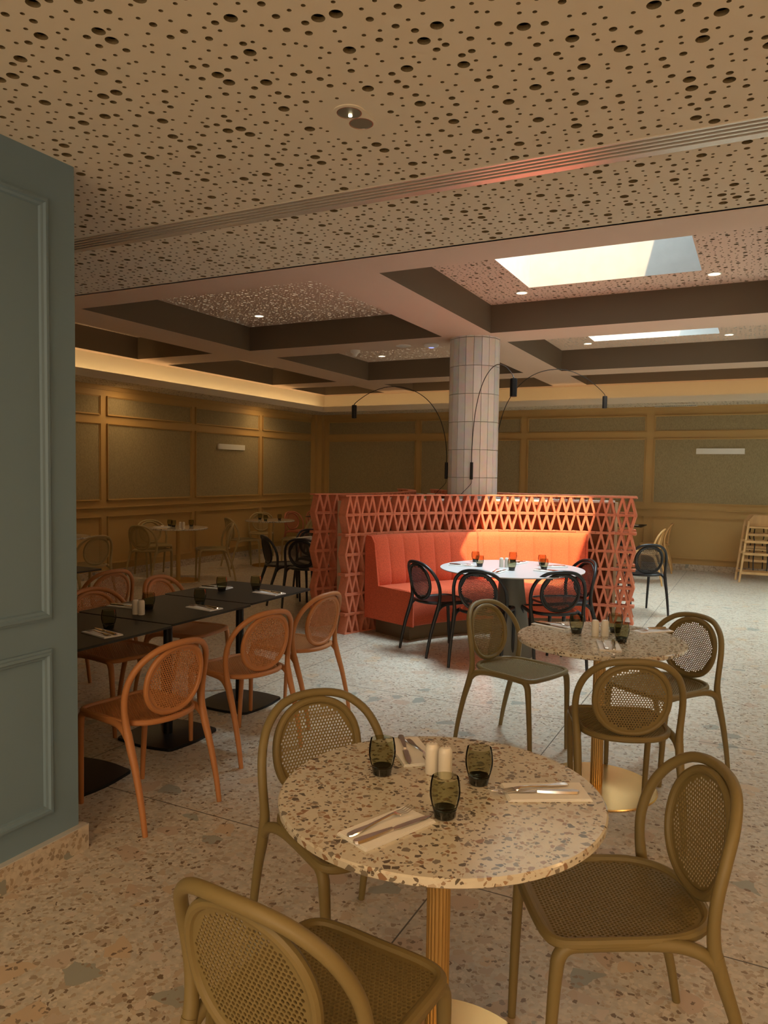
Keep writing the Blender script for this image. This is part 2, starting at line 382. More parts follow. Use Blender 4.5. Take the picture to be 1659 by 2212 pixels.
def slab(b, x0, x1, y0, y1, z, holes=(), mi=0):
    xs = sorted({x0, x1, *[h[k] for h in holes for k in (0, 1) if x0 < h[k] < x1]}); ys = sorted({y0, y1, *[h[k] for h in holes for k in (2, 3) if y0 < h[k] < y1]})
    for i in range(len(xs)-1):
        for j in range(len(ys)-1):
            cx, cy = (xs[i]+xs[i+1])/2, (ys[j]+ys[j+1])/2
            if any(h[0] < cx < h[1] and h[2] < cy < h[3] for h in holes): continue
            b.quad((xs[i], ys[j], z), (xs[i+1], ys[j], z), (xs[i+1], ys[j+1], z), (xs[i], ys[j+1], z), mi)
EDGE = 3.66; SL0, SL1 = 2.765, 2.925
DLX, DLY = -1.238, 2.215
perforated('ceiling', -5.6, 1.04, .28, SL0, H2, M_CEIL, avoid=[(DLX-.07, DLX+.07, DLY-.10, DLY+.10)], seg=4)
perforated('ceiling', -6.0, 1.3, SL1, EDGE-.03, H2, M_CEIL, seg=3)
b = MB(); slab(b, LWX, RWX, FWY, EDGE, H2, [(-5.6, 1.04, .28, SL0), (-6.0, 1.3, SL1, EDGE-.03), (-6.0, 3.9, SL0, SL1)])
b.box(LWX, RWX, EDGE-.02, EDGE, H2, H2+.10); b.box(LWX, RWX, EDGE-.28, EDGE-.26, H2+.01, H1)
struct(b.build('ceiling', M_CEIL, smooth=None))
# perimeter ceiling with the cove
LX, BYL, XC, YC = -7.70, 12.62, -7.94, 13.06
perforated('ceiling', LWX+.03, LX-.02, EDGE, BWY-.03, H2, M_CEIL, seg=2)
perforated('ceiling', LX-.02, 2.0, BYL+.02, BWY-.03, H2, M_CEIL, seg=2, avoid=[(-1.65, -.95, 12.95, 13.3)])
b = MB(); b.quad((2.0, BYL, H2), (RWX, BYL, H2), (RWX, BWY, H2), (2.0, BWY, H2))
b.box(XC-.02, LX-.002, EDGE, BWY, H2+.016, H2+.02); b.box(LX, RWX, BYL+.002, YC+.02, H2+.016, H2+.02)
b.box(LX-.02, LX, EDGE, BYL+.02, H2, H2+.10); b.box(LX-.02, RWX, BYL, BYL+.02, H2, H2+.10)
struct(b.build('ceiling', M_CEIL, smooth=None))
b = MB(); b.box(XC-.02, XC, EDGE-.26, YC+.02, H2+.02, H1); b.box(XC-.02, RWX, YC, YC+.02, H2+.02, H1)
struct(b.build('trim_2', M_COVE, smooth=None))
# coffered soffit
CX = [(-7.80, -6.48), (-5.88, -3.24), (-2.67, .22), (.76, 3.3)]; CY = [(5.18, 7.84), (8.43, 11.06), (11.64, 12.86)]
coff = [(a, c, d, e) for (a, c) in CX for (d, e) in CY]
b = MB(); slab(b, XC, RWX, EDGE-.26, YC, H1, coff); struct(b.build('ceiling', M_SOFFIT, smooth=None))
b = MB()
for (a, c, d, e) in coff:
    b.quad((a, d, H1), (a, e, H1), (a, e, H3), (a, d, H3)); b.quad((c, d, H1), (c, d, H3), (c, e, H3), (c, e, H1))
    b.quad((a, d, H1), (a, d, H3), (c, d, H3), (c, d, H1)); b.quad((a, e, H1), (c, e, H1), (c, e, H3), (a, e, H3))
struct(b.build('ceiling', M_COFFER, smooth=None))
skyh = [(SKYX[0], SKYX[1], a, c) for (a, c) in SKYROWS]; dsky = [(DSKYX[0], DSKYX[1], a, c) for (a, c) in SKYROWS]
for (a, c, d, e) in coff:
    if a > .5: continue
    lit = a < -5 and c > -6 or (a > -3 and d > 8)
    hs = [h for h in skyh if h[0] > a and h[1] < c and h[2] > d and h[3] < e]
    if hs:
        h = hs[0]
        for (p, q, r_, s_) in ((a, h[0], d, e), (h[1], c, d, e), (h[0], h[1], d, h[2]), (h[0], h[1], h[3], e)):
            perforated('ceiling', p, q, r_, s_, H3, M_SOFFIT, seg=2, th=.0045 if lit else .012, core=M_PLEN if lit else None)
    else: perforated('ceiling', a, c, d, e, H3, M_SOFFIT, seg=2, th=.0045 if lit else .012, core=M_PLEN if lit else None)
b = MB(); slab(b, .76, 3.3, 5.18, 12.86, H3, dsky); struct(b.build('ceiling', M_SOFFIT, smooth=None))
b = MB()   # roof slab over everything, dark void above the near ceiling, pale plenum above the coffers
slab(b, LWX-.1, RWX+.1, FWY-.1, BWY+.1, 3.62, skyh+dsky)
struct(b.build('ceiling', M_PLEN, smooth=None))
b = MB(); slab(b, LWX, RWX, FWY, EDGE-.27, H2+.25, []); b.quad((LWX, EDGE-.27, H2+.02), (RWX, EDGE-.27, H2+.02), (RWX, EDGE-.27, H2+.25), (LWX, EDGE-.27, H2+.25))
struct(b.build('ceiling', M_VOID, smooth=None))
# light inside the ceiling void, showing through the perforations as bright dots
for (x, y, p) in ((-4.56, 6.51, 6), (-4.56, 9.75, 7), (-4.56, 12.2, 3), (-1.22, 12.2, 2)):
    light('plenum_glow', 'AREA', (x, y, 3.60), p, (1, .84, .62), (2.6, 2.6 if y < 12 else 1.1))
# skylight shafts
for i, h in enumerate(skyh+dsky):
    b = MB()
    if i > 1: slab(b, h[0]-.05, h[1]+.05, h[2]-.05, h[3]+.05, TOPZ+.02)  # lids added over the unseen bay's shafts to keep the sun out
    for (p, q) in (((h[0], h[2]), (h[0], h[3])), ((h[0], h[3]), (h[1], h[3])), ((h[1], h[3]), (h[1], h[2])), ((h[1], h[2]), (h[0], h[2]))):
        b.quad((*p, H3), (*q, H3), (*q, TOPZ+.02), (*p, TOPZ+.02))
    struct(b.build('window_%d' % (i+1), M_SHAFT, smooth=None))

# tiled column
PCX, PCY = -2.955, 8.135
root = struct(bpy.data.objects.new('trim_3', None)); COL.objects.link(root); root.location = (PCX, PCY, 0)
b = MB(); b.lathe([(.262, 0), (.262, H1)], 40); b.build('column_core', M_GROUT, root)
b = MB(); nt_ = 20; hz = .31
for i in range(nt_):
    a0 = 2*PI*(i+.03)/nt_; a1 = 2*PI*(i+.97)/nt_
    k = 0; z = -.04 - hz
    while z < H1:
        z0, z1 = max(0, z+.003), min(H1, z+hz-.003)
        if z1 > z0:
            ri, ro = .26, .283
            P = [(ri*math.cos(a0), ri*math.sin(a0)), (ri*math.cos(a1), ri*math.sin(a1)), (ro*math.cos(a1), ro*math.sin(a1)), (ro*math.cos(a0), ro*math.sin(a0))]
            b.prism(P, z0, z1)
        z += hz
b.build('column_tiles', M_TILE, root, smooth=30)

# ------------------------------------------------------------------ ceiling fittings
b = MB(); x0, x1 = -6.0, 3.9
b.box(x0, x1, SL0, SL1, H2+.05, H2+.055, 1)
wd = (SL1-SL0)
strips = [0, .012, .030, .042, .060, .072, .090, .102, .120, .160]
for k in range(0, len(strips), 2): b.box(x0, x1, SL0+strips[k], SL0+strips[k+1], H2-.004, H2+.03, 0)
b.box(x0, x1, SL1-.001, SL1, H2, H2+.05)
tag(b.build('linear_air_diffuser', [M_ALU, M_BLACKSLOT], smooth=None), 'long aluminium slot air diffuser running across the perforated ceiling', 'air vent')
t = thing('twin_downlight', 'twin round recessed downlight in an oval trim in the near perforated ceiling', 'downlight', (DLX, DLY, H2))
b = MB(); n = 16
oval = [( .052*math.cos(a), .042+.052*math.sin(a)) for a in [PI*i/n for i in range(n+1)]]+[(.052*math.cos(a), -.042+.052*math.sin(a)) for a in [PI+PI*i/n for i in range(n+1)]]
b.prism(oval, -.003, .001); b.build('trim_plate', M_CEIL, t)
for s in (-1, 1):
    b = MB(); b.lathe([(.038, -.004), (.036, .0), (.024, .03), (.0235, .04)], 28, (0, .041*s, 0), cap=False)
    b.lathe([(.038, -.004), (.041, -.004), (.041, .001)], 28, (0, .041*s, 0), cap=False)
    c = b.build('reflector', M_STEEL, t)
for s in (-1, 1):
    b = MB(); b.lathe([(.0375, -.0035), (.0375, -.003)], 28, (0, .041*s, 0), cap=True); b.build('reflector_cup', mat('brass_reflector', (.30, .30, .20), .38, metal=1), t)
b = MB(); b.lathe([(.006, -.006), (.006, -.0045)], 12, (-.005, -.025, 0)); b.build('lamp', emit('bright_lamp', (1, .85, .6), 14), t)
dls = [(-2.21, 7.42, 'at the left corner of the first skylight'), (-.437, 7.415, 'at the right corner of the first skylight'), (-5.35, 7.305, 'in the coffer left of the column'),
       (-2.20, 10.60, 'left of the farther skylight'), (-.425, 10.6, 'right of the farther skylight'), (-5.37, 10.55, 'in the second coffer left of the column, beyond the beam')]
for (x, y, w) in dls:
    t = thing('coffer_downlight', 'small lit round downlight '+w, 'downlight', (x, y, H3), 0, 'round downlights in the coffers')
    b = MB(); b.lathe([(.062, 0), (.062, -.006), (.052, -.008), (.05, -.003)], 24, cap=False); b.build('trim_ring', M_PLAST, t)
    b = MB(); b.lathe([(.052, -.004), (.052, -.003)], 24); b.build('lens', M_LAMP, t)
    light('downlight_beam', 'SPOT', (x, y, H3-.02), 9, (1, .72, .42), spot_size=1.9, spot_blend=.8, shadow_soft_size=.05)
t = thing('smoke_detector', 'white cone-shaped smoke detector on the beam left of the column', 'smoke detector', (-4.60, 8.30, H1))
b = MB(); b.lathe([(.062, 0), (.062, -.018), (.055, -.03)], 24); b.build('base', M_PLAST, t)
b = MB(); b.lathe([(.05, -.03), (.022, -.062), (.018, -.075), (.006, -.08)], 20); b.build('sensor', M_PLAST, t)
b = MB(); b.lathe([(.092, 0), (.092, -.006), (.085, -.008)], 32); tag(b.build('ceiling_speaker', M_PLAST, loc=(-3.893, 8.222, H1)), 'flat white round ceiling speaker between the smoke detector and the access point', 'speaker')
t = thing('wireless_access_point', 'domed white access point with faint blue centre, nearest the column top', 'access point', (-3.545, 8.257, H1))
b = MB(); b.lathe([(.085, 0), (.09, -.012), (.08, -.028), (.05, -.038), (.0, -.04)], 32); b.build('housing', M_PLAST, t)
b = MB(); b.lathe([(.03, -.0395), (.03, -.0415)], 24); b.build('indicator', emit('blue_indicator', (.35, .4, 1), .7), t)
for (xa, xb, w) in ((-1.62, -.96, 'right of the column'), (-4.75, -4.3, 'just left of the column')):
    t = thing('air_grille', 'white slatted air grille in the perimeter ceiling '+w, 'air vent', ((xa+xb)/2, 13.12, H2))
    hw = (xb-xa)/2; b = MB(); b.box(-hw, hw, -.14, -.12, -.014, .0); b.box(-hw, hw, .12, .14, -.014, .0); b.box(-hw, -hw+.02, -.12, .12, -.006, 0); b.box(hw-.02, hw, -.12, .12, -.006, 0); b.build('frame', M_GRILLE, t, smooth=None)
    b = MB(); n = int(2*hw/.03)
    for k in range(n): b.box(-hw+.02+k*(2*hw-.04)/n, -hw+.027+k*(2*hw-.04)/n, -.12, .12, -.012, -.001)
    b.build('slats', M_GRILLE, t, smooth=None)
    b = MB(); b.box(-hw+.02, hw-.02, -.12, .12, -.0008, 0); b.build('backing', M_BLACKSLOT, t, smooth=None)
for (x, y, z, rz, w) in ((LWX+.008, 10.53, 1.96, PI/2, 'left'), (-.60, BWY-.008, 1.975, 0, 'back')):
    t = thing('wall_light', 'long white rectangular wall light mounted on the %s wall' % w, 'wall light', (x, y, z), rz)
    b = MB(); b.box(-.36, .36, -.028, 0, -.045, .045)
    b.build('shade', M_SCONCE, t, smooth=None); b = MB(); b.box(-.352, .352, -.025, -.003, .045, .047); b.build('top_diffuser', M_PLAST, t, smooth=None)

# ------------------------------------------------------------------ chairs
def hexpanel(inside, solid, x0, x1, y0, y1, fmap, pitch=.0115, hr=.0043, th=.0026):
    b = MB(); dyr = pitch*math.sqrt(3)/2; R = pitch/math.sqrt(3); j = 0; y = y0
    ang = [PI/6+PI/3*k for k in range(6)]
    while y <= y1:
        x = x0+(pitch/2 if j % 2 else 0)
        while x <= x1:
            if inside(x, y):
                o = [(x+R*math.cos(a), y+R*math.sin(a)) for a in ang]
                if solid(x, y):
                    b.add([fmap(u, v, 0) for u, v in o]+[fmap(u, v, th) for u, v in o], [(5, 4, 3, 2, 1, 0), (6, 7, 8, 9, 10, 11)])
                else:
                    i = [(x+hr*math.cos(a), y+hr*math.sin(a)) for a in ang]
                    V = [fmap(u, v, 0) for u, v in o]+[fmap(u, v, 0) for u, v in i]+[fmap(u, v, th) for u, v in o]+[fmap(u, v, th) for u, v in i]
                    F = []
                    for k in range(6):
                        n = (k+1) % 6
                        F += [(k, 6+k, 6+n, n), (12+k, 12+n, 18+n, 18+k), (6+k, 18+k, 18+n, 6+n)]
                    b.add(V, F)
            x += pitch
        y += dyr; j += 1
    return b
def back_y(z):  # depth of the back against height
    t = (z-.46)/.34; return -.205-.030*t-.035*t*t
def mirror_path(h): return [(-x, y, z) for (x, y, z) in h]
HOOP = [(.212, -.172, .41), (.214, -.163, .46), (.2195, -.160, .52), (.222, -.166, .58), (.214, -.186, .65), (.185, -.219, .718), (.130, -.252, .768), (.068, -.270, .788), (0, -.276, .793)]
def make_chair(kind, M, label):
    t = thing('dining_chair', label, 'chair')
    full = [Vector(p) for p in spline(HOOP, 4)]; other = [Vector((-p.x, p.y, p.z)) for p in full[::-1]]
    b = MB(); pts = full+other[1:]; n = len(pts)
    b.tube(pts, [.0145+.0035*max(0, 1-min(i, n-1-i)/7) for i in range(n)], 12, up=(0, 1, 0)); b.build('back_frame', M, t)
    for s in (-1, 1):
        b = MB(); P = spline([(s*.212, -.285, 0), (s*.212, -.262, .12), (s*.2115, -.225, .26), (s*.211, -.190, .36), (s*.212, -.170, .425)], 4)
        b.tube(P, interp([.0115, .0135, .0155, .018, .018], len(P)), 12); b.build('leg', M, t)
        b = MB(); P = spline([(s*.172, .218, 0), (s*.176, .213, .15), (s*.181, .207, .30), (s*.183, .203, .37), (s*.1835, .197, .412), (s*.184, .178, .435), (s*.185, .145, .441)], 4)
        b.tube(P, interp([.0115, .0135, .0150, .0165, .0175, .0168, .0150], len(P)), 12); b.build('leg', M, t)
    # seat frame: rim + side rails
    rim = [(0, .222), (.09, .221), (.150, .214), (.180, .192), (.190, .150), (.192, .06), (.190, -.04), (.180, -.11), (.150, -.168), (.095, -.208), (0, -.222)]
    rimf = rim+[(-x, y) for x, y in rim[-2:0:-1]]
    def sz(x, y): return .449-.010*max(0, 1-(x/.2)**2-(y/.24)**2)-.006*max(0, (y-.12)/.1)
    R_ = [p for p in spline([(x, y, sz(x, y)) for x, y in rimf], 3, closed=True)]
    b = MB(); b.tube(R_, .0135, 10, closed=True, up=(0, 0, 1))
    for s in (-1, 1):
        P = spline([(s*.183, .185, .437), (s*.187, .10, .442), (s*.190, -.02, .442), (s*.198, -.095, .439), (s*.208, -.145, .424), (s*.212, -.178, .390)], 4)
        b.tube(P, interp([.0160, .0160, .0160, .0165, .0170, .0150], len(P)), 12)
    b.build('seat_frame', M, t)
    def inseat(x, y, m=0):
        if y > .222-m-.12*x*x*2: return False
        if y > .15: return abs(x) < .190-m-((y-.15)/.075)**2*.030
        if y > -.06: return abs(x) < .191-m
        q = (-.06-y)/(.162-m); return q < 1 and abs(x) < (.190-m)*math.sqrt(max(0, 1-q*q))**.9
    b = hexpanel(lambda x, y: inseat(x, y, .004), lambda x, y: not inseat(x, y, .020), -.20, .20, -.225, .225, lambda x, y, d: (x, y, sz(x, y)+.003-d), th=.0075)
    b.build('seat', M, t, smooth=None)
    # oval back
    A, B, zc = .152, .150, .622
    def ov(a): return (A*math.copysign(abs(math.cos(a))**.92, math.cos(a)), zc+B*math.copysign(abs(math.sin(a))**.92, math.sin(a)))
    def bk(x, z, d): return (x, back_y(z)+.16*x*x*2-.004+d, z)
    bp = bpy.data.objects
    b = hexpanel(lambda x, z: (x/A)**2+((z-zc)/B)**2 < .99, lambda x, z: (x/(A-.019))**2+((z-zc)/(B-.019))**2 > 1, -.165, .165, zc-.16, zc+.16, lambda x, z, d: bk(x, z, d))
    bo = b.build('backrest', M, t, smooth=None)
    P = [Vector((x, back_y(z)+.32*x*x, z)) for x, z in [ov(2*PI*i/56) for i in range(56)]]
    b = MB(); b.tube(P, .0125, 10, closed=True, up=(0, 1, 0)); b.build('backrest_rim', M, bo)
    return t
def D(a): return math.radians(a)
OL, TC, BK = M_MUST, M_TERR, M_BLK
chairs = {
 'olive': (M_MUST, 'olive dining chairs with oval perforated backs', [
  (-.307, 1.981, 120.1, 'olive chair at the right side of the nearest terrazzo table, whole seat in view'),
  (-1.116, 2.006, 237.6, 'olive chair at the left side of the nearest terrazzo table, partly behind the tabletop'),
  (-.783, 1.303, 354.3, 'olive chair in the bottom foreground with its back to us, cut off by the frame'),
  (-1.195, 4.120, 249.6, 'olive chair left of the second terrazzo table, before the black chairs'),
  (-.526, 3.427, 21.2, 'olive chair back to us before the second terrazzo table, over its brass base'),
  (-.430, 4.185, 148.2, 'olive chair at the right of the second terrazzo table, against the bright floor'),
  ]),
 'sand': (M_SAND, 'olive chairs along the left wall', [
  (-7.45, 7.73, 5, 'olive chair left of the small terrazzo table by the left wall, back to us'),
  (-7.885, 8.25, 240, 'olive chair between the left wall and its small terrazzo table, facing us'),
  (-6.89, 8.35, 138, 'olive chair right of the small terrazzo table by the left wall, facing left'),
  (-7.43, 9.74, 330, 'olive chair just left of the farther small terrazzo table, facing right'),
  (-7.95, 10.95, 215, 'olive chair behind the farther small terrazzo table, facing us'),
  (-6.80, 10.35, 115, 'pale olive chair right of the farther small terrazzo table, rising above the black chair'),
  (-6.88, 6.10, 80, 'olive chair at the left edge beside the blue partition, behind the terracotta chairs'),
  (-7.95, 6.62, 235, 'olive chair mostly hidden behind the blue partition, near the left wall'),
  ]),
 'terracotta': (M_TERR, 'terracotta dining chairs at the row of black tables', [
  (-2.523, 2.557, 83, 'nearest terracotta chair on the right side of the long black table row'),
  (-2.590, 3.370, 76, 'middle terracotta chair on the right side of the long black table row'),
  (-2.641, 4.007, 84.7, 'farthest terracotta chair on the right side of the black table row, nearest the brick screen'),
  (-3.47, 3.31, 262, 'nearest terracotta chair on the left side of the black table row, beside the blue partition'),
  (-3.52, 4.00, 275, 'farther terracotta chair on the left side of the black table row, seat under the table'),
  (-4.53, 4.09, 80, 'terracotta chair facing away towards the left, at the corner of the separate black table'),
  ]),
 'rust': (M_RED, 'rust chairs in the far left corner', [
  (-7.62, 11.72, 255, 'rust coloured chair in the far corner, left of the dark table'),
  (-7.60, 12.40, 235, 'rust coloured chair in the far corner behind the dark table'),
  ]),
 'black': (M_BLK, 'black dining chairs at the white round tables', [
  (-2.471, 6.063, 326.7, 'leftmost black chair at the white table in front of the coral banquette'),
  (-1.972, 5.815, 1.5, 'second black chair from the left in front of the white table, back to us'),
  (-1.50, 6.07, 32, 'black chair at the front right of the white table, back to us'),
  (-1.54, 6.60, 132, 'black chair at the right end of the white table, beside the coral banquette'),
  (-5.025, 7.403, 322.1, 'black chair seen edge-on left of the brick screen, back to the left'),
  (-4.64, 7.31, 14, 'black chair with back to us left of the brick screen, before the cream table'),
  (-5.03, 8.15, 238, 'black chair behind the cream lit table'),
  (-1.19, 8.95, 30, 'black chair right of the brick screen, alone on the bright floor'),
  ]),
 'tan': (M_TAN, 'tan chairs at the far right', [
  (-1.475, 11.40, 89.5, 'nearer tan chair at the far right, back turned to the right'),
  (-1.517, 12.92, 94, 'farther tan chair by the back wall, behind the other tan chair'),
  ])}
for k, (M, grp, lst) in chairs.items():
    first = None
    for (x, y, a, lab) in lst:
        if first is None:
            first = make_chair(k, M, lab); first.location = (x, y, 0); first.rotation_euler = (0, 0, D(a)); first['group'] = grp
        else: dup(first, (x, y, 0), D(a), lab, grp)

# ------------------------------------------------------------------ tables
def terrazzo_table(label):
    t = thing('terrazzo_table', label, 'table')
    b = MB(); b.lathe([(.40, -.022), (.405, -.018), (.405, -.004), (.401, 0)], 72, (0, 0, .75)); b.build('tabletop', M_TOP, t)
    b = MB(); b.lathe([(.03, .012), (.03, .73)], 44, flute=1, fd=.10); b.build('stem', M_BRASS_COL, t, smooth=80)
    b = MB(); b.lathe([(.29, 0), (.292, .004), (.288, .009), (.08, .013), (.032, .016)], 72); b.build('base', M_BRASS, t)
    b = MB(); b.lathe([(.10, .715), (.10, .728)], 24); b.build('mounting_plate', M_BMET, t)
    return t
tt = terrazzo_table('nearest round terrazzo table on a fluted brass stem, in the foreground')
tt.location = (-.69, 1.715, 0)
TG = 'round terrazzo tables'
tt['group'] = TG
dup(tt, (-.68, 3.765, 0), 1.1, 'second round terrazzo table with a bright brass disc base, behind the nearest one', TG)
dup(tt, (-7.24, 8.03, 0), 2.3, 'small terrazzo table by the left wall, nearer of the two in view beside the wall', TG)
dup(tt, (-7.19, 10.15, 0), .7, 'small terrazzo table farther along the left wall, left of the edge-on black chair', TG)
dup(tt, (-7.40, 6.10, 0), 3.1, 'terrazzo table cut off by the blue partition near the left wall', TG)

def rounded_rect(hx, hy, r, bulge=0, n=6):
    P = []
    for (sx, sy, a0) in ((1, 1, 0), (-1, 1, PI/2), (-1, -1, PI), (1, -1, 1.5*PI)):
        for k in range(n+1):
            a = a0+PI/2*k/n; P.append((sx*(hx-r)+r*math.cos(a), sy*(hy-r)+r*math.sin(a)))
    if bulge:
        Q = []
        for i, p in enumerate(P):
            Q.append(p); q = P[(i+1) % len(P)]
            if (Vector(p)-Vector(q)).length > hx*.6:
                for k in (1, 2, 3, 4, 5):
                    m = Vector(p).lerp(Vector(q), k/6); mm = m.normalized(); Q.append(tuple(m+mm*bulge*math.sin(PI*k/6)))
        P = Q
    return P
def black_table(label, off=(0, 0)):
    t = thing('square_table', label, 'table')
    b = MB(); b.prism(rounded_rect(.345, .343, .02), .738, .75); b.build('tabletop', M_BTOP, t)
    b = MB(); b.lathe([(.026, .012), (.026, .735)], 20, (off[0], off[1], 0)); b.lathe([(.14, .728), (.14, .738)], 20, (off[0], off[1], 0)); b.build('pole', M_BMET, t)
    b = MB(); P = rounded_rect(.205, .205, .03, .022); b.prism([(x+off[0], y+off[1]) for x, y in P], 0, .010); b.prism([(x*.985+off[0], y*.985+off[1]) for x, y in P], .010, .014); b.build('base', M_BMET, t)
    return t
BG = 'square black tables pushed into a row'
bt = black_table('nearest black square table of the row, beside the blue partition'); bt.location = (-3.02, 2.585, 0); bt['group'] = BG
dup(bt, (-3.045, 3.290, 0), 0, 'middle black square table of the row, holding the salt and pepper shakers', BG)
dup(bt, (-3.07, 3.995, 0), 0, 'farthest black square table of the row', BG)
dup(bt, (-5.04, 3.99, 0), 0, 'separate dark square table showing only a corner beside the blue partition')
dup(bt, (-6.95, 11.72, 0), 0, 'dark square table in the far left corner between the rust chairs')
dup(bt, (-2.01, 12.78, 0), 0, 'dark square table at the back wall showing only a corner beside the brick screen')
def white_table(label):
    t = thing('white_round_table', label, 'table')
    b = MB(); b.lathe([(.60, -.010), (.61, -.006), (.61, 0)], 80, (0, 0, .75)); b.build('tabletop', M_WHITE, t)
    b = MB(); b.lathe([(.19, 0), (.19, .01), (.155, .25), (.11, .60), (.10, .735)], 48); b.build('cone_base', M_GREY, t)
    b = MB(); b.lathe([(.28, .728), (.28, .739)], 32); b.build('mounting_plate', M_GREY, t)
    return t
wt = white_table('large white round table on a grey cone base in front of the coral banquette'); wt.location = (-1.875, 6.19, 0)
wt['group'] = 'white round tables'
dup(wt, (-4.40, 7.74, 0), 0, 'white round table glowing cream behind the black chairs, left of the brick screen', 'white round tables')

# ------------------------------------------------------------------ breeze block booths
PV = Vector((-3.07, 8.05)); RA = 2.64; RC = .664+RA
def booth_frame(axdeg):
    a = D(axdeg); ax = Vector((math.cos(a), math.sin(a))); tg = Vector((-ax.y, ax.x)); c = PV+RC*ax
    def P(r, ph, z): # ph in radians, 0 at the apex
        q = c-r*math.cos(ph)*ax+r*math.sin(ph)*tg; return (q.x, q.y, z)
    return P
NB = 16; PH0 = math.asin(1.55/RA); dph = 2*PH0/NB; ROW = 1.335/7
def breeze_screen(axdeg, label):
    P = booth_frame(axdeg); t = thing('breeze_block_screen', label, 'screen', group='curved brick screens around the column')
    dep = .10; tk = .0125
    for row in range(7):
        b = MB(); z0 = row*ROW; z1 = z0+ROW-.0015; up = (6-row) % 2 == 0
        for j in range(NB):
            p0 = -PH0+j*dph; p1 = p0+dph
            rnd = random.Random(row*31+j); jr = rnd.uniform(-.003, .003)
            r0, r1 = RA-dep/2+jr, RA+dep/2+jr
            def blk(u0, u1, za, zb, u0b=None, u1b=None):
                # a member from (u0..u1) at za to (u0b..u1b) at zb
                u0b = u0 if u0b is None else u0b; u1b = u1 if u1b is None else u1b
                g = .0015/RA
                def ph(u): return p0+g+(dph-2*g)*u
                V = [P(r0, ph(u0), za), P(r0, ph(u1), za), P(r1, ph(u1), za), P(r1, ph(u0), za), P(r0, ph(u0b), zb), P(r0, ph(u1b), zb), P(r1, ph(u1b), zb), P(r1, ph(u0b), zb)]
                b.add(V, [(0, 3, 2, 1), (4, 5, 6, 7), (0, 1, 5, 4), (1, 2, 6, 5), (2, 3, 7, 6), (3, 0, 4, 7)])
            e0 = .0; ov = (row in (4, 5, 2, 3, 0, 1, 6))
            blk(0, 1, z0, z0+tk); blk(0, 1, z1-tk, z1)
            w = .115
            for k in range(4):
                ua, ub = (k*.25, (k+1)*.25)
                ris = (k % 2 == 0) == up       # rising from left to right
                lo, hi = (ua, ub) if ris else (ub, ua)
                f = lambda u: w/2+.012+u*(1-w-.024)
                blk(f(lo)-w/2, f(lo)+w/2, z0+tk, z1-tk, f(hi)-w/2, f(hi)+w/2)
        b.build('block_course', M_CLAY, t, smooth=None)
    b = MB(); n = 30; a0, a1 = -D(31), D(29.5)
    ring = []
    for i in range(n+1):
        ph = a0+(a1-a0)*i/n; ring.append([P(2.735, ph, 0), P(2.755, ph, 0), P(2.755, ph, 1.262), P(2.735, ph, 1.262)])
    b.loft(ring); b.build('backing_panel', M_CLAYB, t, smooth=None)
    b = MB()
    for ph in (a0-.012, a1+.0):
        b = MB(); b.loft([[P(2.70, ph, 0), P(2.77, ph, 0), P(2.77, ph, 1.262), P(2.70, ph, 1.262)], [P(2.70, ph+.012, 0), P(2.77, ph+.012, 0), P(2.77, ph+.012, 1.262), P(2.70, ph+.012, 1.262)]])
        b.build('end_post', M_LWOOD, t, smooth=None)
    b = MB(); ring = []
    for i in range(n+1):
        ph = a0+(a1-a0)*i/n; ring.append([P(2.735, ph, 1.262), P(2.80, ph, 1.262), P(2.80, ph, 1.282), P(2.735, ph, 1.282)])
    b.loft(ring); b.build('cap_strip', M_PLAST, t, smooth=None)
    return t
breeze_screen(-51, 'curved terracotta breeze block screen behind the coral banquette, facing us')
breeze_screen(-171, 'terracotta breeze block screen whose end pier stands just left of the front screen')
breeze_screen(69, 'terracotta breeze block screen behind the column, its end stepping out at the far right')

def banquette():
    P = booth_frame(-51); t = thing('banquette', 'curved coral velvet banquette with channelled back, sunlit on its right half', 'sofa')
    a0, a1 = D(-30.3), D(24.8)
    def sweep(prof, n, mats, name, rfun=None, parent=t, cap=True):
        b = MB(); rings = []
        for i in range(n+1):
            ph = a0+(a1-a0)*i/n
            rings.append([P(rfun(r, z, ph) if rfun else r, ph, z) for r, z in prof])
        b.loft(rings, cap=cap); return b.build(name, mats, parent, smooth=50)
    # seat: profile (r, z)
    prof = [(2.42, .15), (1.93, .15), (1.905, .17), (1.90, .38), (1.905, .435), (1.93, .462), (1.97, .472), (2.10, .476), (2.42, .47)]
    seat = sweep(prof, 60, M_VELVET, 'seat')
    nch = 13
    def ch(r, z, ph):
        if r > 2.53: return r
        u = ((ph-a0)/(a1-a0)*nch) % 1
        return r-.016*(abs(math.sin(PI*u))**.45)+.008
    prof = [(2.56, .15), (2.42, .15), (2.40, .47), (2.385, .50), (2.40, .62), (2.43, .80), (2.452, .90), (2.475, .935), (2.51, .95), (2.545, .945), (2.56, .92)]
    back = sweep(prof, nch*12, M_VELVET, 'backrest', ch)
    # end cheeks
    for ph in (a0, a1):
        s = -1 if ph == a0 else 1
        b = MB(); pr = [(1.90, .15), (1.90, .42), (1.94, .468), (2.37, .475), (2.375, .52), (2.43, .88), (2.47, .94), (2.54, .948), (2.56, .92), (2.56, .15)]
        b.loft([[P(r, ph, z) for r, z in pr], [P(r, ph+s*.008, z) for r, z in pr]]); b.build('end_panel', M_VELVET, t, smooth=None)
    prof = [(2.50, .0), (2.02, .0), (2.02, .15), (2.50, .15)]
    b = MB(); rings = [[P(r, a0+.03+(a1-a0-.06)*i/30, z) for r, z in prof] for i in range(31)]; b.loft(rings); b.build('plinth', M_BRONZE, t, smooth=None)
    # seam between seat end and back
    return t
banquette()

